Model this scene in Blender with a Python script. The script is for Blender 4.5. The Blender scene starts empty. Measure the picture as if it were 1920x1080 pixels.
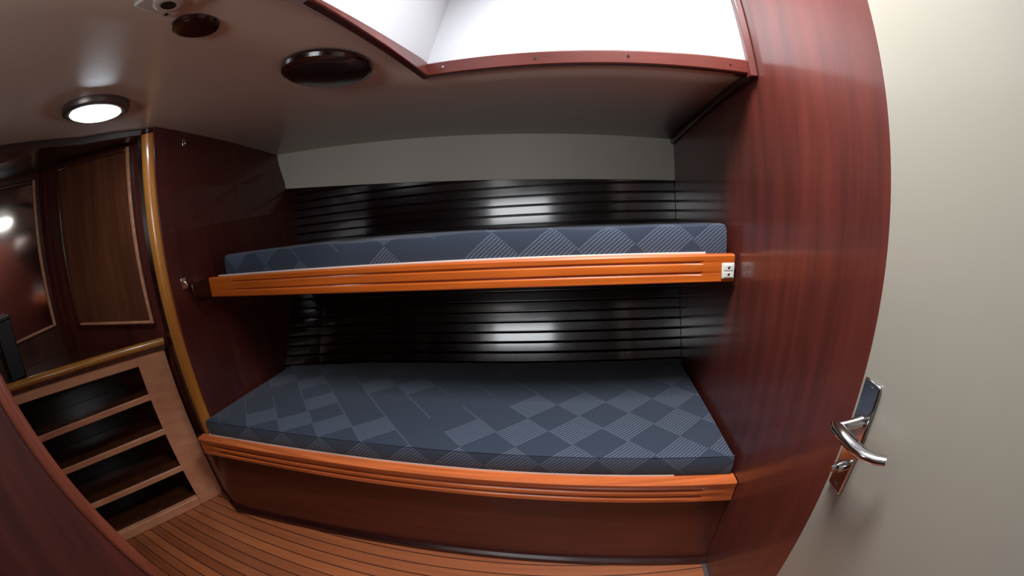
import bpy, bmesh, math, random
from mathutils import Vector, Matrix
random.seed(4)
S = bpy.context.scene
COL = S.collection
S.render.engine = 'CYCLES'
# ------------------------------------------------------------------ view
S.view_settings.view_transform = 'Standard'
S.view_settings.look = 'None'
S.view_settings.gamma = 1.0
S.view_settings.use_curve_mapping = False
S.view_settings.exposure = 0.0
S.cycles.use_denoising = True
S.cycles.max_bounces = 10
S.cycles.diffuse_bounces = 6
S.cycles.glossy_bounces = 5
S.cycles.sample_clamp_indirect = 6.0
S.cycles.caustics_reflective = False
S.cycles.caustics_refractive = False

# ------------------------------------------------------------------ camera (wide action-camera lens)
F, KB, KC = 723.24, -0.093, 0.086            # px focal length and radial terms
cd = bpy.data.cameras.new('camera')
cam = bpy.data.objects.new('camera', cd); COL.objects.link(cam)
yaw, pitch, roll = 0.145, -0.258, 0.067
Rz = Matrix.Rotation(yaw, 3, 'Z'); Rx = Matrix.Rotation(pitch, 3, 'X'); Ry = Matrix.Rotation(roll, 3, 'Y')
R = Rz @ Rx @ Ry                               # columns: right, forward, up
B = Matrix((R.col[0], R.col[2], -R.col[1])).transposed()
cam.matrix_world = Matrix.Translation((1.467, -1.107, 1.320)) @ B.to_4x4()
cd.type = 'PANO'
cd.panorama_type = 'FISHEYE_LENS_POLYNOMIAL'
cd.sensor_fit = 'HORIZONTAL'
cd.sensor_width = 36.0; cd.sensor_height = 20.25
pm = 1920 / 36.0                               # px per mm
cd.fisheye_fov = math.radians(200)
cd.fisheye_polynomial_k0 = 0.0
cd.fisheye_polynomial_k1 = -pm / F
cd.fisheye_polynomial_k2 = 0.0
cd.fisheye_polynomial_k3 = -(pm / F) * KB * (pm / 1000) ** 2
cd.fisheye_polynomial_k4 = -(pm / F) * KC * (pm / 1000) ** 3
cd.clip_start = 0.01
S.camera = cam

# ------------------------------------------------------------------ light
wd = bpy.data.worlds.new('world'); S.world = wd; wd.use_nodes = True
wd.node_tree.nodes['Background'].inputs[0].default_value = (0.75, 0.85, 1.0, 1)
wd.node_tree.nodes['Background'].inputs[1].default_value = 0.3

def area(name, loc, target, sx, sy, power, col):
    l = bpy.data.lights.new(name, 'AREA'); l.shape = 'RECTANGLE'; l.size = sx; l.size_y = sy
    l.energy = power; l.color = col
    o = bpy.data.objects.new(name, l); COL.objects.link(o)
    o.location = loc
    o.rotation_euler = (Vector(target) - Vector(loc)).to_track_quat('-Z', 'Y').to_euler()
    return o
HATCH = area('hatch_daylight', (1.66, -.56, 2.24), (1.66, -.56, 0), 0.50, 0.46, 39, (0.95, 0.98, 1.0))
HATCH.data.spread = math.radians(150)       # spread narrowed to dim the raised white walls; no light well is built
DOORL = area('companionway_daylight', (0.96, -2.01, 1.47), (0.96, 0, 1.47), 0.68, 0.27, 5.8, (0.93, 0.97, 1.0))

# ------------------------------------------------------------------ materials
def srgb(r, g, b):
    f = lambda c: (c / 255 / 12.92) if c / 255 <= .04045 else ((c / 255 + .055) / 1.055) ** 2.4
    return (f(r), f(g), f(b), 1)

def mat(name, col, rough=.5, metal=0., coat=0., spec=.5, coat_rough=.1):
    m = bpy.data.materials.new(name); m.use_nodes = True
    p = m.node_tree.nodes['Principled BSDF']
    p.inputs['Base Color'].default_value = col; p.inputs['Roughness'].default_value = rough
    p.inputs['Metallic'].default_value = metal; p.inputs['Coat Weight'].default_value = coat
    p.inputs['Coat Roughness'].default_value = coat_rough
    p.inputs['Specular IOR Level'].default_value = spec
    return m

def wood(name, dark, light, stretch=(1, 12, 12), scale=3.0, rough=.32, coat=.35, coat_rough=.12, blotch=.35, bump=.05, spec=.5):
    """varnished wood: streaky grain along one axis with soft blotches"""
    m = mat(name, light, rough, coat=coat, coat_rough=coat_rough, spec=spec)
    nt = m.node_tree; n = nt.nodes; L = nt.links; p = n['Principled BSDF']
    tc = n.new('ShaderNodeTexCoord')
    mp = n.new('ShaderNodeMapping'); mp.inputs['Scale'].default_value = stretch
    L.new(tc.outputs['Object'], mp.inputs['Vector'])
    a = n.new('ShaderNodeTexNoise'); a.inputs['Scale'].default_value = scale; a.inputs['Detail'].default_value = 6; a.inputs['Roughness'].default_value = .6
    L.new(mp.outputs[0], a.inputs['Vector'])
    b = n.new('ShaderNodeTexNoise'); b.inputs['Scale'].default_value = 2.2; b.inputs['Detail'].default_value = 2
    L.new(tc.outputs['Object'], b.inputs['Vector'])
    mx = n.new('ShaderNodeMix'); mx.data_type = 'FLOAT'; mx.inputs[0].default_value = blotch
    L.new(a.outputs['Fac'], mx.inputs[2]); L.new(b.outputs['Fac'], mx.inputs[3])
    r = n.new('ShaderNodeValToRGB')
    r.color_ramp.elements[0].position = .33; r.color_ramp.elements[0].color = dark
    r.color_ramp.elements[1].position = .68; r.color_ramp.elements[1].color = light
    L.new(mx.outputs[0], r.inputs[0]); L.new(r.outputs[0], p.inputs['Base Color'])
    bp = n.new('ShaderNodeBump'); bp.inputs['Strength'].default_value = bump; bp.inputs['Distance'].default_value = .002
    L.new(a.outputs['Fac'], bp.inputs['Height']); L.new(bp.outputs[0], p.inputs['Normal'])
    return m

MAH_D, MAH_L = srgb(64, 24, 20), srgb(98, 41, 32)
M = {}
M['mahogany_v'] = wood('mahogany upright grain', MAH_D, MAH_L, (9, 9, .7), 2.6, rough=.42, coat=.6, coat_rough=.13, bump=.02)
M['mahogany_h'] = wood('mahogany level grain', MAH_D, MAH_L, (.7, 9, 9), 2.6)
M['mahogany_dark'] = wood('dark mahogany', srgb(26, 8, 8), srgb(52, 19, 17), (.7, 9, 9), 2.6, rough=.25)
M['slat'] = wood('dark gloss mahogany slats', srgb(20, 5, 7), srgb(44, 13, 15), (.6, 14, 14), 2.6, rough=.17, coat=1.0, coat_rough=.10, bump=.05)
M['brown'] = wood('brown locker wood', srgb(50, 25, 16), srgb(92, 50, 30), (9, 9, .7), 2.4, rough=.3, coat=.5, coat_rough=.15)
M['oak'] = wood('honey varnished board', srgb(152, 66, 18), srgb(202, 100, 32), (.6, 16, 16), 3.0, rough=.3, coat=.35, coat_rough=.1, blotch=.3)
M['teak'] = wood('reddish varnished board', srgb(152, 72, 36), srgb(212, 112, 58), (.6, 16, 16), 3.0, rough=.28, coat=.5, coat_rough=.1, blotch=.3)
M['pole'] = wood('golden varnished pole', srgb(150, 92, 34), srgb(196, 128, 56), (14, 14, .6), 3.0, rough=.25, coat=.6, coat_rough=.12)
M['edge'] = wood('reddish brown edge moulding', srgb(78, 36, 26), srgb(128, 64, 46), (9, 9, .7), 3.0, rough=.36)
M['partition'] = wood('dark reddish partition wood', srgb(44, 17, 16), srgb(76, 32, 28), (9, 9, .7), 2.6, rough=.4, coat=.2)
M['rail'] = wood('golden fiddle rail wood', srgb(140, 88, 32), srgb(186, 124, 56), (2, 2, 14), 3.0, rough=.3, coat=.4)
M['frame'] = wood('tan shelf frame wood', srgb(180, 118, 86), srgb(216, 154, 118), (2, 2, 8), 3.0, rough=.45, coat=.1)
M['cream'] = mat('cream panel', srgb(214, 205, 190), .42)
M['white'] = mat('white coachroof lining', srgb(186, 186, 190), .5)
M['door'] = mat('cream painted door', srgb(150, 144, 132), .30, coat=.3, coat_rough=.08)
M['chrome'] = mat('chrome', srgb(205, 205, 205), .14, 1.0)
M['black'] = mat('black plastic', srgb(16, 16, 18), .5)
M['plate'] = mat('pale grey plastic', srgb(205, 198, 190), .35)
M['batten'] = mat('white painted board', srgb(215, 205, 196), .4)
M['metalstrip'] = mat('dull metal strip', srgb(120, 112, 108), .35, .8)
M['gloss_brown'] = wood('high gloss brown locker wood', srgb(76, 42, 28), srgb(122, 72, 48), (9, 9, .7), 2.4, rough=.3, coat=1.0, coat_rough=.16, bump=.02)
M['mirror'] = mat('smoky mirror', srgb(150, 140, 130), .1, 1.0)
M['lens'] = mat('lamp glass', (1, 1, 1, 1), .3)
p = M['lens'].node_tree.nodes['Principled BSDF']
p.inputs['Emission Color'].default_value = (.82, .92, 1.0, 1); p.inputs['Emission Strength'].default_value = 40.0
M['disc'] = wood('near black mahogany', srgb(34, 12, 13), srgb(54, 20, 20), (4, 4, 4), 3, rough=.22, coat=.5)

def make_ceiling_mat():
    m = mat('cream gelcoat ceiling', srgb(212, 198, 184), .28, spec=.4)
    return m
M['ceiling'] = make_ceiling_mat()

def make_floor_mat():
    m = mat('strip laid teak floor', srgb(140, 76, 44), .38, coat=.3, coat_rough=.2)
    nt = m.node_tree; n = nt.nodes; L = nt.links; p = n['Principled BSDF']
    tc = n.new('ShaderNodeTexCoord'); sp = n.new('ShaderNodeSeparateXYZ'); L.new(tc.outputs['Object'], sp.inputs[0])
    def mth(op, a, b=None):
        k = n.new('ShaderNodeMath'); k.operation = op
        for i, v in enumerate((a, b)):
            if v is None: continue
            if isinstance(v, (int, float)): k.inputs[i].default_value = v
            else: L.new(v, k.inputs[i])
        return k.outputs[0]
    row = mth('DIVIDE', sp.outputs['Y'], .052)
    fr = mth('FRACT', row); cell = mth('FLOOR', row)
    seam = mth('MULTIPLY', mth('GREATER_THAN', fr, .06), mth('LESS_THAN', fr, .97))
    wn = n.new('ShaderNodeTexWhiteNoise'); wn.noise_dimensions = '1D'; L.new(cell, wn.inputs['W'])
    mp = n.new('ShaderNodeMapping'); mp.inputs['Scale'].default_value = (1, 18, 1); L.new(tc.outputs['Object'], mp.inputs['Vector'])
    g = n.new('ShaderNodeTexNoise'); g.inputs['Scale'].default_value = 3; g.inputs['Detail'].default_value = 5; L.new(mp.outputs[0], g.inputs['Vector'])
    f = mth('ADD', mth('MULTIPLY', wn.outputs['Value'], .45), mth('MULTIPLY', g.outputs['Fac'], .6))
    r = n.new('ShaderNodeValToRGB')
    r.color_ramp.elements[0].position = .2; r.color_ramp.elements[0].color = srgb(112, 56, 34)
    r.color_ramp.elements[1].position = .85; r.color_ramp.elements[1].color = srgb(168, 96, 56)
    L.new(f, r.inputs[0])
    mx = n.new('ShaderNodeMix'); mx.data_type = 'RGBA'
    L.new(seam, mx.inputs[0]); mx.inputs[6].default_value = srgb(52, 24, 18); L.new(r.outputs[0], mx.inputs[7])
    L.new(mx.outputs[2], p.inputs['Base Color'])
    return m
M['floor'] = make_floor_mat()

def make_fabric():
    """charcoal blue mattress cloth woven with hatched diamonds"""
    m = mat('charcoal mattress cloth', srgb(58, 66, 82), .85, spec=.25)
    nt = m.node_tree; n = nt.nodes; L = nt.links; p = n['Principled BSDF']
    tc = n.new('ShaderNodeTexCoord'); sp = n.new('ShaderNodeSeparateXYZ'); L.new(tc.outputs['Object'], sp.inputs[0])
    def mth(op, a, b=None):
        k = n.new('ShaderNodeMath'); k.operation = op
        for i, v in enumerate((a, b)):
            if v is None: continue
            if isinstance(v, (int, float)): k.inputs[i].default_value = v
            else: L.new(v, k.inputs[i])
        return k.outputs[0]
    # the cloth wraps over the front edge: run y and z together
    q = mth('ADD', sp.outputs['Y'], sp.outputs['Z'])
    u = mth('DIVIDE', mth('ADD', sp.outputs['X'], mth('MULTIPLY', q, 1.0)), .19)
    v = mth('DIVIDE', mth('SUBTRACT', sp.outputs['X'], mth('MULTIPLY', q, 1.15)), .165)
    cu, cv = mth('FLOOR', u), mth('FLOOR', v)
    par = mth('PINGPONG', mth('ADD', cu, cv), 1.0)
    cmb = n.new('ShaderNodeCombineXYZ'); L.new(cu, cmb.inputs[0]); L.new(cv, cmb.inputs[1])
    wn = n.new('ShaderNodeTexWhiteNoise'); wn.noise_dimensions = '2D'; L.new(cmb.outputs[0], wn.inputs['Vector'])
    on = mth('MULTIPLY', par, mth('GREATER_THAN', wn.outputs['Value'], .36))
    str_ = mth('GREATER_THAN', mth('FRACT', mth('MULTIPLY', v, 11.0)), .58)
    # broken chain line along some diamond borders
    fu = mth('FRACT', u)
    line = mth('MULTIPLY', mth('LESS_THAN', fu, .05), mth('GREATER_THAN', mth('FRACT', mth('MULTIPLY', v, 11.0)), .4))
    line = mth('MULTIPLY', line, mth('LESS_THAN', wn.outputs['Value'], .6))
    k = mth('MAXIMUM', mth('MULTIPLY', on, str_), mth('MULTIPLY', line, .7))
    nz = n.new('ShaderNodeTexNoise'); nz.inputs['Scale'].default_value = 260; nz.inputs['Detail'].default_value = 2
    L.new(tc.outputs['Object'], nz.inputs['Vector'])
    k = mth('MULTIPLY', k, mth('ADD', mth('MULTIPLY', nz.outputs['Fac'], .8), .35))
    mx = n.new('ShaderNodeMix'); mx.data_type = 'RGBA'; L.new(k, mx.inputs[0])
    mx.inputs[6].default_value = srgb(41, 48, 62); mx.inputs[7].default_value = srgb(86, 93, 108)
    L.new(mx.outputs[2], p.inputs['Base Color'])
    bp = n.new('ShaderNodeBump'); bp.inputs['Strength'].default_value = .4; bp.inputs['Distance'].default_value = .002
    L.new(mth('ADD', k, mth('MULTIPLY', nz.outputs['Fac'], .3)), bp.inputs['Height']); L.new(bp.outputs[0], p.inputs['Normal'])
    p.inputs['Sheen Weight'].default_value = .15
    return m
M['cloth'] = make_fabric()

# ------------------------------------------------------------------ mesh helpers
def ceil(x, y):
    return 1.681 - .066 * (x - 1) - .092 * y - .052 * y * y
def ceil_normal(x, y):                         # points down into the cabin
    return Vector((-.066, -.092 - .104 * y, -1)).normalized()

class MB:
    def __init__(s): s.v = []; s.f = []
    def add(s, vs, fs):
        o = len(s.v); s.v += [tuple(a) for a in vs]; s.f += [tuple(i + o for i in f) for f in fs]; return s
    def hexa(s, b, t):
        """b: four bottom corners counter-clockwise from above, t: four top corners"""
        return s.add(list(b) + list(t), [(3, 2, 1, 0), (4, 5, 6, 7), (0, 1, 5, 4), (1, 2, 6, 5), (2, 3, 7, 6), (3, 0, 4, 7)])
    def box(s, x0, x1, y0, y1, z0, z1):
        return s.hexa([(x0, y0, z0), (x1, y0, z0), (x1, y1, z0), (x0, y1, z0)], [(x0, y0, z1), (x1, y0, z1), (x1, y1, z1), (x0, y1, z1)])
    def loft(s, rings, closed=True, caps=True):
        n = len(rings[0]); o = len(s.v)
        for r in rings: s.v += [tuple(p) for p in r]
        for i in range(len(rings) - 1):
            for j in range(n if closed else n - 1):
                k = (j + 1) % n
                s.f.append((o + i * n + j, o + i * n + k, o + (i + 1) * n + k, o + (i + 1) * n + j))
        if caps and closed:
            s.f.append(tuple(o + j for j in reversed(range(n)))); s.f.append(tuple(o + (len(rings) - 1) * n + j for j in range(n)))
        return s
    def lathe(s, prof, n=48):
        """prof: (radius, z) from one end to the other, closed with caps where the radius is above zero"""
        rings = [[(r * math.cos(2 * math.pi * j / n), r * math.sin(2 * math.pi * j / n), z) for j in range(n)] for r, z in prof]
        return s.loft(rings)
    def tube(s, pts, r, n=12, squash=1.0, up=(0, 0, 1)):
        pts = [Vector(p) for p in pts]; rings = []
        for i, p in enumerate(pts):
            d = (pts[min(i + 1, len(pts) - 1)] - pts[max(i - 1, 0)]).normalized()
            a = d.cross(Vector(up)); a = a.normalized() if a.length > 1e-4 else Vector((1, 0, 0))
            b = a.cross(d).normalized(); rr = r[i] if isinstance(r, (list, tuple)) else r
            rings.append([p + a * (rr * math.cos(2 * math.pi * j / n)) + b * (rr * squash * math.sin(2 * math.pi * j / n)) for j in range(n)])
        return s.loft(rings)
    def prism(s, poly, z0, z1):
        n = len(poly); g = lambda z, p: z(p[0], p[1]) if callable(z) else z
        s.add([(p[0], p[1], g(z0, p)) for p in poly] + [(p[0], p[1], g(z1, p)) for p in poly],
              [tuple(reversed(range(n))), tuple(range(n, 2 * n))] + [(i, (i + 1) % n, n + (i + 1) % n, n + i) for i in range(n)])
        return s
    def build(s, name, material, parent=None, bevel=0., smooth=False, seg=2):
        me = bpy.data.meshes.new(name); me.from_pydata(s.v, [], s.f); me.validate()
        bm = bmesh.new(); bm.from_mesh(me)
        bmesh.ops.remove_doubles(bm, verts=bm.verts, dist=1e-6)
        bmesh.ops.recalc_face_normals(bm, faces=bm.faces); bm.to_mesh(me); bm.free()
        me.materials.append(material)
        o = bpy.data.objects.new(name, me); COL.objects.link(o)
        if parent: o.parent = parent
        if smooth or bevel:
            for f in me.polygons: f.use_smooth = True
            me.set_sharp_from_angle(angle=math.radians(35))
        if bevel:
            b = o.modifiers.new('edge', 'BEVEL'); b.width = bevel; b.segments = seg; b.limit_method = 'ANGLE'; b.angle_limit = math.radians(40)
            b.harden_normals = False
        return o

def tag(o, label, cat, group=None, kind=None):
    o['label'] = label; o['category'] = cat
    if group: o['group'] = group
    if kind: o['kind'] = kind
    return o
def thing(name, label, cat, loc=(0, 0, 0), rot=None, group=None, kind=None):
    o = bpy.data.objects.new(name, None); COL.objects.link(o); o.empty_display_size = .05
    o.location = loc
    if rot is not None: o.rotation_euler = rot.to_euler()
    return tag(o, label, cat, group, kind)
def struct(o, label, cat): return tag(o, label, cat, None, 'structure')

# ------------------------------------------------------------------ setting
YR = -1.95                                     # rear wall
struct(MB().box(-1.75, 2.0, YR, .9, -.03, 0).build('floor', M['floor']), 'strip laid reddish teak cabin floor in front of the bunks', 'floor')
# strip of dull metal where the sole ends at the right wall
struct(MB().box(1.985, 2.0, -1.0, -.235, 0, .004).build('trim_1', M['metalstrip']), 'thin dull metal strip where the floor meets the right wall', 'trim')

struct(MB().box(2.0, 2.06, YR, .95, -.03, 2.25).build('wall_right', M['mahogany_v']), 'tall glossy reddish mahogany panel at the foot end of the bunks', 'wall')

# the opening of the raised coachroof in the low ceiling
xe = lambda y: 1.088 + .08 * (y + .019)
yf = lambda x: -.019 - .109 * (x - 1.088)
mb = MB()
ys = [YR + (-.019 - YR) * i / 14 for i in range(15)]
mb.loft([[(-1.75 + (xe(y) + 1.75) * j / 10, y, ceil(-1.75 + (xe(y) + 1.75) * j / 10, y)) for j in range(11)] for y in ys], closed=False)
xs = [-1.75 + (1.088 + 1.75) * i / 10 for i in range(11)] + [1.088 + .912 * i / 6 for i in range(1, 7)]
ye = lambda x: yf(x) if x > 1.088 else -.019
mb.loft([[(x, ye(x) + (.95 - ye(x)) * j / 8, ceil(x, ye(x) + (.95 - ye(x)) * j / 8)) for j in range(9)] for x in xs], closed=False)
o = mb.build('ceiling', M['ceiling'], smooth=True)
md = o.modifiers.new('thick', 'SOLIDIFY'); md.thickness = .03; md.offset = 0
bm = bmesh.new(); bm.from_mesh(o.data)
for f in bm.faces:
    if f.normal.z > 0: f.normal_flip()
bm.to_mesh(o.data); bm.free(); md.offset = -1
struct(o, 'low cream gelcoat ceiling over the bunks and the lockers', 'ceiling')

# raised coachroof: leaning side faces, top with a hatch
ZT = 2.17
def lean(p, dx, dy): return (p[0] + dx, p[1] + dy, ZT)
a0, a1 = (xe(YR) + .020, YR, ceil(xe(YR), YR) + .026), (1.108, -.039, ceil(1.108, -.039) + .026)
b1 = (2.0, yf(2.0) - .020, ceil(2.0, yf(2.0)) + .024)
mb = MB(); mb.hexa([(a0[0] - .03, a0[1], a0[2]), a0, a1, (a1[0] - .03, a1[1] + .03, a1[2])],
                   [lean((a0[0] - .03, a0[1]), .14, 0), lean(a0, .14, 0), lean(a1, .14, .08), lean((a1[0] - .03, a1[1] + .03), .14, .08)])
struct(mb.build('wall_upper_left', M['white']), 'grey white left side of the raised roof opening', 'wall')
mb = MB(); mb.hexa([a1, b1, (b1[0], b1[1] + .03, b1[2]), (a1[0] - .03, a1[1] + .03, a1[2])],
                   [lean(a1, .14, .08), lean(b1, 0, .08), lean((b1[0], b1[1] + .03), 0, .08), lean((a1[0] - .03, a1[1] + .03), .14, .08)])
struct(mb.build('wall_upper_back', M['white']), 'bright white lit back face of the raised roof opening', 'wall')
hx0, hx1, hy0, hy1 = 1.40, 1.92, -.80, -.32
mb = MB()
for bx in ((1.0, hx0, YR, .1), (hx1, 2.06, YR, .1), (hx0, hx1, YR, hy0), (hx0, hx1, hy1, .1)):
    mb.box(bx[0], bx[1], bx[2], bx[3], ZT - .01, ZT + .04)
struct(mb.build('ceiling_upper', M['white']), 'white top of the raised roof around the hatch', 'ceiling')
mb = MB()
for bx in ((hx0 - .03, hx0, hy0 - .03, hy1 + .03), (hx1, hx1 + .03, hy0 - .03, hy1 + .03), (hx0, hx1, hy0 - .03, hy0), (hx0, hx1, hy1, hy1 + .03)):
    mb.box(bx[0], bx[1], bx[2], bx[3], ZT - .03, ZT - .01)
struct(mb.build('window_1', M['mahogany_dark'], bevel=.004), 'roof hatch letting daylight into the cabin', 'window')

# rear wall with the open companionway
dx0, dx1, dz0, dz1 = .62, 1.31, 1.33, 1.62
mb = MB().box(-1.75, dx0, YR - .04, YR, 0, 1.9).box(dx1, 2.06, YR - .04, YR, 0, 2.25).box(dx0, dx1, YR - .04, YR, dz1, 2.25).box(dx0, dx1, YR - .04, YR, 0, dz0)
struct(mb.build('wall_front', M['mahogany_dark']), 'dark wooden wall behind the photographer with an open hatchway', 'wall')
struct(MB().box(-1.5, 2.6, -4.2, YR - .05, 1.70, 1.76).build('light_blocker', M['white']), 'unseen white slab added outside the hatchway to block light', 'ceiling')  # unseen slab, added only to keep light from above out of the hatchway
struct(MB().box(-1.05, -1.0, YR - .04, -.44, -.03, 2.0).build('wall_far_left', M['brown']), 'brown end wall beyond the worktop at the far left', 'wall')

# hull lining behind the bunks
bandz = lambda x: 1.332 + .0209 * (2 - x) + .0198 * (2 - x) ** 2
mb = MB(); rings = []
for i in range(13):
    x = -.16 + 2.16 * i / 12
    rings.append([(x, .703, bandz(x)), (x, .703, 1.78), (x, .76, 1.78), (x, .76, bandz(x))])
struct(mb.loft(rings).build('wall_back', M['cream']), 'cream hull panel between the dark slats and the ceiling', 'wall')
GZ = [0.0]
for i in range(160):                            # integrated slope of the hull side: steep at the top, flared below
    z = 1.5 - .01 * i; k = min(1, max(0, (1.13 - z) / .16)); k = k * k * (3 - 2 * k)
    GZ.append(GZ[-1] + .01 * (.075 + .27 * k))
def g_(z):
    q = min(159.0, max(0.0, (1.5 - z) / .01)); a = int(q); return GZ[a] + (GZ[a + 1] - GZ[a]) * (q - a)
def hull_y(x, z):
    return .713 + (g_(1.335) - g_(z)) * (1.05 + .9 * max(0, .85 - x) ** 2)
# solid hull behind everything
mb = MB(); rings = []
for i in range(9):
    x = -.2 + 2.2 * i / 8
    fr = [(x, hull_y(x, z) + .02, z) for z in (0., .3, .6, .9, 1.2, 1.5)]
    rings.append(fr + [(x, .95, 1.5), (x, .95, 0.)])
struct(mb.loft(rings).build('wall_hull', M['mahogany_dark'], smooth=True), 'dark hull side showing between the slats', 'wall')

# left bulkhead
def bulk(y, z):
    f = (y + .19) / .9
    bx = (-.015 - .25 * max(0, z - 1.33)) if z > 1.33 else -.015 + .03 * (1.33 - z)
    return -.02 * (1 - f) + bx * f
mb = MB(); rings = []
for z in (0., .4, .8, 1.1, 1.33, 1.5, 1.66, 1.80):
    rings.append([(bulk(-.19, z), -.19, z), (bulk(.3, z), .3, z), (bulk(.95, z), .95, z), (bulk(.95, z) - .035, .95, z), (bulk(-.19, z) - .035, -.19, z)])
struct(mb.loft(rings).build('wall_left', M['mahogany_v']), 'dark mahogany bulkhead at the head end of the bunks', 'wall')

# ------------------------------------------------------------------ trims round the ceiling opening
def strip(p0, p1, off, w, h_up, h_dn, zf, n=8):
    rings = []
    for i in range(n + 1):
        t = i / n; x = p0[0] + (p1[0] - p0[0]) * t; y = p0[1] + (p1[1] - p0[1]) * t; z = zf(x, y)
        q = (x + off[0] * w, y + off[1] * w)
        rings.append([(x, y, z - h_dn), (q[0], q[1], z - h_dn), (q[0], q[1], z + h_up), (x, y, z + h_up)])
    return MB().loft(rings)
tr = thing('opening_trim', 'dark mahogany trim along the edge of the raised roof opening', 'trim', kind='structure')
strip((xe(YR), YR), (xe(-.019), -.019), (1, -.1), .024, .034, .012, ceil).build('side_strip', M['mahogany_h'], tr, bevel=.004)
strip((1.088, -.019), (1.999, yf(1.999)), (-.05, -1), .024, .03, .010, ceil).build('front_strip', M['mahogany_h'], tr, bevel=.004)
for x in (1.16, 1.42, 1.66, 1.93):
    MB().tube([(x, yf(x) - .0235, ceil(x, yf(x)) + .012), (x, yf(x) - .0265, ceil(x, yf(x)) + .012)], .0035, 10, up=(1, 0, 0)).build('screw', M['chrome'], tr)
cor = thing('corner_trim', 'upright mahogany corner strip above the bunk beside the lit white face', 'trim', kind='structure')
mb = MB(); mb.hexa([(1.956, -.122, 1.620), (2.0, -.122, 1.620), (2.0, -.09, 1.620), (1.956, -.09, 1.620)], [(1.956, -.044, 2.16), (2.0, -.044, 2.16), (2.0, -.01, 2.16), (1.956, -.01, 2.16)])
mb.build('inner_strip', M['mahogany_v'], cor, bevel=.004)
mb = MB(); mb.hexa([(1.978, -.160, 1.606), (2.0, -.160, 1.606), (2.0, -.126, 1.606), (1.978, -.126, 1.606)], [(1.978, -.084, 2.16), (2.0, -.084, 2.16), (2.0, -.049, 2.16), (1.978, -.049, 2.16)])
mb.build('outer_strip', M['mahogany_v'], cor, bevel=.003)
MB().tube([(1.9565, -.100, 1.66), (1.9535, -.100, 1.66)], .004, 10).build('screw', M['chrome'], cor)
# quarter round where the right wall meets the low ceiling
struct(strip((1.999, .70), (1.999, -.13), (-1, 0), .016, .0, .024, ceil).build('trim_2', M['mahogany_dark'], bevel=.005), 'dark strip where the mahogany wall meets the ceiling', 'trim')

# ------------------------------------------------------------------ slats behind the bunks
def slat_panel(zs, x0, x1, label, zcap=None):
    mb = MB()
    for z in zs:
        rings = []
        for i in range(11):
            x = x0 + (x1 - x0) * i / 10
            h = .0385
            zt, zb = z + h / 2, z - h / 2
            if zcap: zt = min(zt, zcap(x) + .004); zb = min(zb, zt - .004)
            r = []
            for (zz, dy) in ((zb, .016), (zb, .003), (zb + .003, 0.), (zt - .003, 0.), (zt, .003), (zt, .016)):
                r.append((x, hull_y(x, zz) + dy - .004, zz))
            rings.append(r)
        mb.loft(rings)
    o = mb.build('slat_panel', M['slat'])
    return tag(o, label, 'slat panel')
slat_panel([1.435 - .0445 * i for i in range(8)], -.02, 1.998, 'upper dark gloss mahogany slats between the top mattress and the cream panel', bandz)
slat_panel([1.000 - .0445 * i for i in range(12)], .0, 1.998, 'lower dark gloss mahogany slats behind the bottom mattress under the top bunk')

# ------------------------------------------------------------------ bunks
def grooved_board(x0, x1, z0, z1, yfun, depth, gx0, gx1, gz, gd, gw, nose=0., n=24):
    xs = sorted(set([x0, x1, gx0, gx0 + .012, gx1 - .012, gx1] + [gx0 + .012 + (gx1 - gx0 - .024) * i / n for i in range(n + 1)]))
    rings = []
    for x in xs:
        k = 1.0 if gx0 + .011 < x < gx1 - .011 else 0.0
        y = yfun(x)
        r = [(x, y + depth, z0), (x, y + .004, z0), (x, y, z0 + .004)]
        for g in sorted(gz):
            r += [(x, y, g - gw), (x, y + gd * .75 * k, g - gw * .5), (x, y + gd * k, g), (x, y + gd * .75 * k, g + gw * .5), (x, y, g + gw)]
        zt = z1
        r += [(x, y - nose, zt - .012), (x, y - nose, zt - .005), (x, y - nose + .005, zt), (x, y + depth, zt)]
        rings.append(r)
    return MB().loft(rings)
ub = thing('upper_bunk', 'top bunk with a honey coloured grooved front board', 'bunk', (1.0, 0, 1.023))
def child(mb, name, m, parent, **k):
    off = Vector(parent.location); mb.v = [tuple(Vector(v) - off) for v in mb.v]
    return mb.build(name, m, parent, **k)
child(grooved_board(.004, 1.990, 1.023, 1.109, lambda x: 0., .024, .17, 1.885, (1.052, 1.085), .006, .006), 'front_board', M['oak'], ub, smooth=True)
mb = MB(); mb.prism([(.01, .025), (1.996, .025), (1.996, .60), (.01, .56)], lambda x, y: 1.040 - .09 * y, lambda x, y: 1.058 - .09 * y); child(mb, 'base_panel', M['mahogany_dark'], ub)
child(MB().box(.05, 1.90, .0245, .030, 1.06, 1.1125), 'batten', M['batten'], ub)
child(MB().box(1.9905, 1.9985, .004, .012, 1.062, 1.080), 'bracket', M['chrome'], ub)
child(MB().box(1.9905, 1.9985, .002, .014, 1.014, 1.0195), 'bracket', M['chrome'], ub)
child(MB().box(-.012, .006, -.10, .0, 1.03, 1.105), 'cleat', M['mahogany_dark'], ub, bevel=.004)

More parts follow.
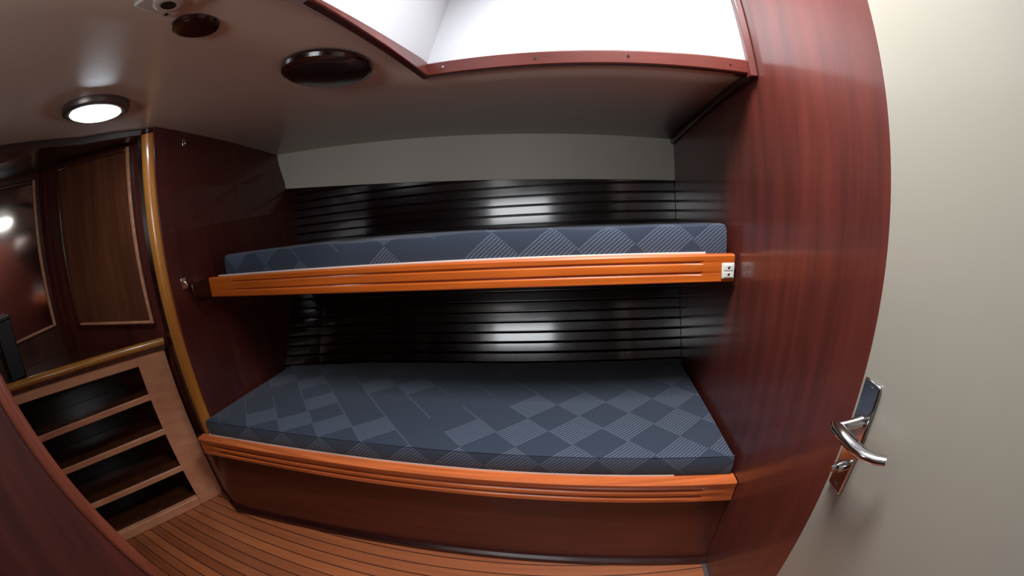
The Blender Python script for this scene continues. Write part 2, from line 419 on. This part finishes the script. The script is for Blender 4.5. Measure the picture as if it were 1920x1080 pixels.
def mattress(name, label, poly, z0, z1, rad, wob=.0, seed=1, fall=0.):
    """soft box: rounded loft from a plan outline, subdivided so the cover can sag a little"""
    rnd = random.Random(seed)
    # densify outline
    pts = []
    for i in range(len(poly)):
        a, b = Vector(poly[i]), Vector(poly[(i + 1) % len(poly)])
        n = max(1, int((b - a).length / .05))
        for j in range(n): pts.append(a.lerp(b, j / n))
    c = sum(pts, Vector((0, 0))) / len(pts)
    nrm = []
    for i in range(len(pts)):
        d = pts[(i + 1) % len(pts)] - pts[i - 1]; nn = Vector((d.y, -d.x)).normalized(); nrm.append(nn)
    prof = [(rad, 0), (rad * .3, rad * .15), (0, rad * .7), (-.002, (z1 - z0) * .5), (0, (z1 - z0) - rad * .9), (rad * .25, (z1 - z0) - rad * .25), (rad * .9, (z1 - z0))]
    rings = []
    for k, (ins, dz) in enumerate(prof):
        ring = []
        for i, p_ in enumerate(pts):
            w = wob * math.sin(p_.x * 9 + seed) * (1 if k > 3 else 0) + wob * .6 * math.sin(p_.x * 23 + 2 * seed) * (1 if k > 3 else 0)
            q = p_ - nrm[i] * ins
            ring.append((q.x, q.y, z0 + dz + w - fall * q.y))
        rings.append(ring)
    mb = MB().loft(rings, caps=True)
    o = mb.build(name, M['cloth'], smooth=True)
    return tag(o, label, 'mattress', 'dark bunk mattresses')
front_l = [(x, -.222 + .062 * x * (2 - x)) for x in [-.030 + 2.015 * i / 16 for i in range(17)]]
back_l = [(x, hull_y(x, .53) - .006) for x in (1.985, 1.5, 1.0, .5, .04)]
lm = mattress('mattress', 'wide dark blue grey mattress with hatched diamonds on the bottom bunk', front_l + back_l, .445, .538, .016, .0008, 1)
lm.data = lm.data
um = mattress('mattress', 'dark grey mattress on the top bunk showing mostly its front side', [(.105, .032), (.6, .031), (1.2, .031), (1.972, .032), (1.975, .62), (1.2, .61), (.5, .60), (.105, .585)], 1.062, 1.198, .022, .003, 3, .09)
# seam piping along the upper front edge of both mattresses
child(MB().tube([(x, y + .0045, .5335) for x, y in front_l], .0022, 8), 'piping', M['cloth'], lm, smooth=True)

lb = thing('lower_bunk', 'bottom bunk with a curved reddish grooved front board and dark base', 'bunk', (1.0, -.2, 0))
yl = lambda x: -.258 + .062 * x * (2 - x)
child(grooved_board(-.085, 1.997, .373, .461, yl, .04, .02, 1.90, (.398, .425), .006, .008, nose=.004), 'front_board', M['teak'], lb, smooth=True)
yz = lambda x: -.229 + .062 * x * (2 - x)
mb = MB(); rings = []
for i in range(25):
    x = -.085 + 2.084 * i / 24; y = yz(x)
    rings.append([(x, y, 0.), (x, y + .018, 0.), (x, y + .018, .38), (x, y, .38)])
rings.insert(0, [(-.262, -.172, 0.), (-.250, -.158, 0.), (-.250, -.158, .38), (-.262, -.172, .38)])
child(mb.loft(rings), 'base_panel', M['mahogany_h'], lb, smooth=True)
mb = MB(); rings = []
for i in range(25):
    x = -.085 + 2.084 * i / 24; y = yz(x)
    rings.append([(x, y - .018, 0.), (x, y - .0005, 0.), (x, y - .0005, .032), (x, y - .008, .032), (x, y - .018, .022)])
rings.insert(0, [(-.272, -.186, 0.), (-.262, -.1725, 0.), (-.262, -.1725, .032), (-.266, -.178, .032), (-.272, -.186, .022)])
child(mb.loft(rings), 'skirting', M['mahogany_dark'], lb, smooth=True)
mb = MB(); rings = []
for i in range(25):
    x = -.04 + 1.84 * i / 24; y = yl(x)
    rings.append([(x, y + .0345, .455), (x, y + .0405, .455), (x, y + .0405, .4665), (x, y + .0345, .4665)])
child(mb.loft(rings), 'batten', M['batten'], lb)
mb = MB(); mb.prism([(x, yl(x) + .041) for x in [-.028 + 2.018 * i / 12 for i in range(13)]] + [(1.99, .5), (1., .42), (.03, .32)], .425, .4445)
child(mb, 'deck', M['mahogany_dark'], lb)

# ------------------------------------------------------------------ small fittings on the bunk and bulkhead
sw = thing('switch_plate', 'small pale two button plate on the right end of the top bunk board', 'switch', (1.9665, -.0005, 1.0595))
MB().box(-.0215, .0215, -.007, 0, -.0245, .0245).build('plate', M['plate'], sw, bevel=.003)
for dz in (.0105, -.0105):
    b_ = MB().box(-.015, .015, -.0095, -.0068, dz - .009, dz + .009).build('button', M['plate'], sw, bevel=.002)
    MB().box(-.003, .004, -.0102, -.0094, dz - .003, dz + .001).box(-.001, .006, -.0102, -.0094, dz + .002, dz + .0035).build('mark', M['black'], b_)
def hook(loc, label, s=1.0):
    h = thing('hook', label, 'hook', loc)
    MB().box(0, .004, -.014 * s, .014 * s, -.024 * s, .024 * s).build('plate', M['chrome'], h, bevel=.0015)
    MB().tube([(.003, 0, .008 * s), (.018 * s, 0, .004 * s), (.026 * s, 0, -.006 * s), (.022 * s, 0, -.018 * s), (.014 * s, 0, -.02 * s)], .0035 * s, 10, up=(0, 1, 0)).build('peg', M['chrome'], h, smooth=True)
    for dz in (-.018 * s, .018 * s):
        MB().tube([(.0035, 0, dz), (.0055, 0, dz)], .003, 8).build('screw', M['chrome'], h)
hook((bulk(-.115, 1.118) + .0005, -.125, 1.118), 'chrome hook low on the dark bulkhead left of the top bunk board')
hook((bulk(-.02, 1.70) + .0005, -.02, 1.700), 'small chrome hook high on the dark bulkhead under the ceiling', .6)

# ------------------------------------------------------------------ pole
pl = thing('grab_pole', 'round golden varnished wooden pole at the front of the left bulkhead', 'pole', (-.068, -.188, .0))
top = ceil(-.068, -.188)
MB().lathe([(.0, .0), (.036, .0), (.036, .02), (.036, top - .025), (.0, top - .025)][1:-1], 40).build('shaft', M['pole'], pl, smooth=True)
MB().lathe([(.033, top - .025), (.038, top - .022), (.038, top - .004)], 40).build('collar', M['mahogany_dark'], pl, smooth=True)

# ------------------------------------------------------------------ ceiling fittings
def ceiling_item(name, label, cat, x, y, spin=0., group=None):
    n = ceil_normal(x, y)
    q = Vector((0, 0, -1)).rotation_difference(n)
    t = thing(name, label, cat, (x, y, ceil(x, y)), None, group)
    t.rotation_euler = (q @ Matrix.Rotation(spin, 3, 'Z').to_quaternion()).to_euler()
    return t
lp = ceiling_item('ceiling_lamp', 'lit round dome lamp on the low ceiling above the shelves', 'lamp', .185, -.565)
MB().lathe([(.124, 0), (.126, -.012), (.122, -.021), (.108, -.025), (.094, -.025)], 64).build('bezel', M['metalstrip'], lp, smooth=True)
MB().lathe([(.090, -.018), (.094, -.0255), (.090, -.029), (.070, -.036), (.040, -.043), (.012, -.047), (.002, -.0475)], 64).build('lens', M['lens'], lp, smooth=True)
dk = ceiling_item('ceiling_disc', 'large round dark wooden disc on the ceiling near the roof opening', 'disc', .885, -.215)
MB().lathe([(.112, 0), (.124, -.004), (.127, -.012), (.124, -.022), (.112, -.030), (.098, -.033)], 64).build('rim', M['disc'], dk, smooth=True)
MB().lathe([(.099, -.012), (.099, -.0325), (.090, -.0345), (.03, -.038), (.002, -.0385)], 64).build('cap', M['disc'], dk, smooth=True)
d2 = ceiling_item('ceiling_disc', 'small flat round dark disc on the ceiling beyond the large one', 'disc', .822, -.622)
MB().lathe([(.050, 0), (.053, -.004), (.050, -.009), (.044, -.010)], 48).build('rim', M['disc'], d2, smooth=True)
MB().lathe([(.0445, -.004), (.044, -.0105), (.002, -.012)], 48).build('cap', M['disc'], d2, smooth=True)
fx = ceiling_item('ceiling_fitting', 'pale square ceiling fitting with a small dark round hole at the top edge', 'ceiling fitting', .884, -.738, .1)
MB().box(-.055, .055, -.045, .05, -.008, 0).build('plate', M['plate'], fx, bevel=.003)
MB().lathe([(.030, -.007), (.030, -.014), (.022, -.017), (.016, -.016)], 40).build('ring', M['plate'], fx, smooth=True)
MB().lathe([(.015, -.010), (.015, -.0165), (.001, -.0165)], 32).build('hole', M['black'], fx, smooth=True)
for sx in (-.042, .042):
    MB().lathe([(.005, -.007), (.004, -.0105), (.001, -.011)], 12).build('screw', M['black'], fx).location = (sx, .03, 0)

# ------------------------------------------------------------------ shelf unit on the left
A = Vector((-.274, -.171)); ang = math.radians(-117.7); D = Vector((math.cos(ang), math.sin(ang))); N = Vector((-D.y, D.x))
zt = lambda t: .832 + .05 * t
su = thing('shelf_unit', 'open tan wooden shelf unit with four openings under the left worktop', 'shelf unit', (A.x, A.y, 0), Matrix.Rotation(ang, 3, 'Z'))
mb = MB().hexa([(0, -.022, 0), (.153, -.022, 0), (.153, 0, 0), (0, 0, 0)], [(0, -.022, zt(0)), (.153, -.022, zt(.153)), (.153, 0, zt(.153)), (0, 0, zt(0))])
mb.build('stile', M['frame'], su, bevel=.003)
MB().hexa([(1.02, -.022, 0), (1.12, -.022, 0), (1.12, 0, 0), (1.02, 0, 0)], [(1.02, -.022, zt(1.02)), (1.12, -.022, zt(1.12)), (1.12, 0, zt(1.12)), (1.02, 0, zt(1.02))]).build('stile', M['frame'], su, bevel=.003)
mb = MB().hexa([(.153, -.022, zt(.153) - .045), (1.02, -.022, zt(1.02) - .045), (1.02, 0, zt(1.02) - .045), (.153, 0, zt(.153) - .045)], [(.153, -.022, zt(.153)), (1.02, -.022, zt(1.02)), (1.02, 0, zt(1.02)), (.153, 0, zt(.153))])
mb.build('top_rail', M['frame'], su, bevel=.003)
MB().box(.153, 1.02, -.03, .006, 0, .052).build('bottom_rail', M['frame'], su, bevel=.004)
for i, z in enumerate((.655, .470, .253)):
    sh = MB().hexa([(.153, -.258, z - .024), (1.02, -.258, z - .024 + .012), (1.02, -.013, z - .024 + .012), (.153, -.013, z - .024)], [(.153, -.258, z), (1.02, -.258, z + .012), (1.02, -.013, z + .012), (.153, -.013, z)])
    b_ = sh.build('shelf', M['brown'], su, bevel=.002)
    MB().hexa([(.150, -.0125, z - .028), (1.03, -.0125, z - .016), (1.03, .001, z - .016), (.150, .001, z - .028)], [(.150, -.0125, z + .001), (1.03, -.0125, z + .013), (1.03, .001, z + .013), (.150, .001, z + .001)]).build('edging', M['frame'], b_, bevel=.003)
MB().box(.145, 1.03, -.272, -.26, .0, .85).build('back_panel', M['mahogany_dark'], su)
MB().box(.133, .152, -.262, -.022, .0, zt(.1) - .002).build('side_panel', M['brown'], su)
MB().box(.152, 1.02, -.26, -.03, .0, .04).build('bottom_panel', M['brown'], su)

LW0 = Vector((-.10, -.05)); LD = Vector((-.905, -.425)).normalized(); LN = Vector((-LD.y, LD.x))
if LN.y > 0: LN = -LN
def wz(x, y): return .834 + .05 * ((Vector((x, y)) - A).dot(D))
wt = thing('worktop', 'brown worktop with a rounded golden rail above the shelf unit', 'worktop', (0, 0, 0))
P = lambda t, off: A + D * t + N * off
e1 = LW0 + LD * 1.72
poly = [P(-.01, .006), P(1.15, .006), Vector((-.999, -1.20)), Vector((-.999, -.47)) + LN * .012, LW0 + LD * .20 + LN * .012]
MB().prism([tuple(p_) for p_ in reversed(poly)], lambda x, y: wz(x, y), lambda x, y: wz(x, y) + .02).build('top', M['brown'], wt, bevel=.002)
pts = [(*P(t, -.006), wz(*P(t, -.006)) + .034) for t in [-.012 + 1.16 * i / 10 for i in range(11)]]
MB().tube(pts, .0205, 20, squash=.95).build('fiddle_rail', M['rail'], wt, smooth=True)

# locker front behind the worktop
q0, q1 = LW0 + LD * .0, LW0 + LD * 1.0
mb = MB().prism([tuple(q0 - LN * .03), tuple(q1 - LN * .03), tuple(q1), tuple(q0)], 0, lambda x, y: ceil(x, y) - .001)
struct(mb.build('wall_locker', M['mahogany_v']), 'dark brown locker front beyond the worktop left of the pole', 'wall')
mb = MB().prism([(-.25, -.150), (-.045, -.150), (-.045, -.130), (-.25, -.130)], 0, lambda x, y: ceil(x, y) - .001)
struct(mb.build('wall_filler', M['mahogany_dark']), 'narrow dark panel between the shelf unit and the pole', 'wall')
mb = MB()
hd = [(-.060, -.20), (-.26, -.45), (-.30, -.86), (-.34, -1.5)]
rings = [[(x, y, 1.742 + .02 * i), (x - .03, y + .01, 1.742 + .02 * i), (x - .03, y + .01, ceil(x, y) + .002), (x, y, ceil(x, y) - .0005)] for i, (x, y) in enumerate(hd)]
struct(mb.loft(rings).build('trim_3', M['mahogany_dark'], bevel=.003), 'dark header board along the ceiling above the worktop', 'trim')

mb = MB()
sof = [(-.095, -.19), (-.29, -.44), (-.33, -.85), (-.37, -1.5), (-.999, -1.5), (-.999, -.475), (-.13, -.068)]
mb.prism([p_ for p_ in reversed(sof)], lambda x, y: ceil(x, y) - .014, lambda x, y: ceil(x, y) - .001)
struct(mb.build('ceiling_locker', M['mahogany_dark']), 'dark wooden soffit above the worktop behind the header board', 'ceiling')

def locker_door(org, LD, LN, w, zb, ztp, label, pm):
    t = thing('locker_door', label, 'door', (org.x, org.y, 0), Matrix.Rotation(math.atan2(LD.y, LD.x), 3, 'Z'), 'locker doors behind the worktop')
    sgn = 1 if Vector((-LD.y, LD.x)).dot(LN) > 0 else -1
    def slab(u0, u1, b0, b1, t0, t1, y0, y1):
        ya, yb_ = sorted((sgn * y0, sgn * y1))
        return MB().hexa([(u0, ya, b0), (u1, ya, b1), (u1, yb_, b1), (u0, yb_, b0)], [(u0, ya, t0), (u1, ya, t1), (u1, yb_, t1), (u0, yb_, t0)])
    slab(0, w, zb(0), zb(w), ztp(0), ztp(w), .0005, .014).build('panel', pm, t)
    tw = .022
    slab(0, tw, zb(0), zb(tw), ztp(0), ztp(tw), .014, .026).build('moulding', M['frame'], t, bevel=.006)
    slab(w - tw, w, zb(w - tw), zb(w), ztp(w - tw), ztp(w), .014, .026).build('moulding', M['brown'], t, bevel=.006)
    slab(tw, w - tw, zb(tw), zb(w - tw), zb(tw) + tw * .7, zb(w - tw) + tw * .7, .014, .026).build('moulding', M['frame'], t, bevel=.006)
    slab(tw, w - tw, ztp(tw) - tw, ztp(w - tw) - tw, ztp(tw), ztp(w - tw), .014, .026).build('moulding', M['brown'], t, bevel=.006)
    return t
locker_door(LW0 + LD * .234, LD, LN, .566, lambda u: .953 + .094 * u, lambda u: 1.757 + .075 * u, 'brown locker door with light mouldings beside the golden pole', M['gloss_brown'])
locker_door(Vector((-1.0, -.50)), Vector((0, -1)), Vector((1, 0)), .50, lambda u: 1.03, lambda u: 1.79, 'glossy locker door at the far left reflecting the ceiling lamp', M['mirror'])

bx = thing('box', 'small black box on the worktop at the left edge', 'box', (-.885, -.86, wz(-.885, -.86) + .0225))
MB().box(-.07, .07, -.05, .05, 0, .27).build('body', M['black'], bx, bevel=.006)
MB().box(-.072, .072, -.052, .052, .2705, .285).build('lid', M['black'], bx, bevel=.004)

# ------------------------------------------------------------------ foreground partition
pa = thing('partition', 'dark reddish wooden partition in the lower left foreground with a lighter edge', 'partition', (.66, -1.4, 0))
edge = lambda z: -.815 - .203 * z
ZP = 1.30
def slabx(x0, x1, prof):
    n = len(prof)
    return MB().add([(x0 - .66, y + 1.4, z) for y, z in prof] + [(x1 - .66, y + 1.4, z) for y, z in prof],
                    [tuple(reversed(range(n))), tuple(range(n, 2 * n))] + [(i, (i + 1) % n, n + (i + 1) % n, n + i) for i in range(n)])
slabx(.664, .694, [(edge(0) - .018, 0), (edge(ZP) - .018, ZP), (-1.945, ZP), (-1.945, 0)]).build('panel', M['partition'], pa)
slabx(.655, .703, [(edge(0), 0), (edge(ZP), ZP), (edge(ZP) - .03, ZP), (edge(0) - .03, 0)]).build('edge_moulding', M['edge'], pa, bevel=.010, seg=3)

# ------------------------------------------------------------------ door on the right
dr = tag(MB().box(1.962, 1.997, -1.45, -.650, .02, 2.10).build('door_1', M['door'], bevel=.003), 'cream painted door with a chrome lever handle at the right', 'door', None, 'structure')
hp = (1.962, -.682, .930)
def rel(mb): mb.v = [(v[0], v[1], v[2]) for v in mb.v]; return mb
h = MB().box(1.955, 1.9618, -.704, -.662, .822, 1.040).build('door_handle', M['chrome'], dr, bevel=.003)
h['label'] = 'chrome door handle'
# spindle neck, then the lever that runs back from the free edge and curls at its tip
mb = MB().tube([(1.956, -.683, .966), (1.945, -.683, .966), (1.925, -.680, .964), (1.914, -.676, .960)], [.013, .011, .0095, .0105], 16, up=(0, 0, 1))
mb.build('neck', M['chrome'], h, smooth=True)
mb = MB().tube([(1.912, -.664, .961), (1.910, -.676, .960), (1.909, -.705, .959), (1.909, -.735, .960), (1.912, -.758, .962), (1.920, -.777, .966), (1.930, -.790, .970)],
               [.009, .0135, .0145, .0138, .0125, .0112, .0095], 16, squash=.75)
mb.build('lever', M['chrome'], h, smooth=True)
MB().tube([(1.9555, -.681, .874), (1.948, -.681, .874), (1.940, -.681, .874)], [.011, .0105, .009], 14).build('thumb_turn', M['chrome'], h, smooth=True)
MB().tube([(1.941, -.681, .874), (1.926, -.681, .874)], .0042, 10, squash=1.9).build('turn_blade', M['chrome'], h, smooth=True)
for z in (1.028, .833):
    MB().tube([(1.9555, -.683, z), (1.9535, -.683, z)], .0042, 10).build('screw', M['chrome'], h)
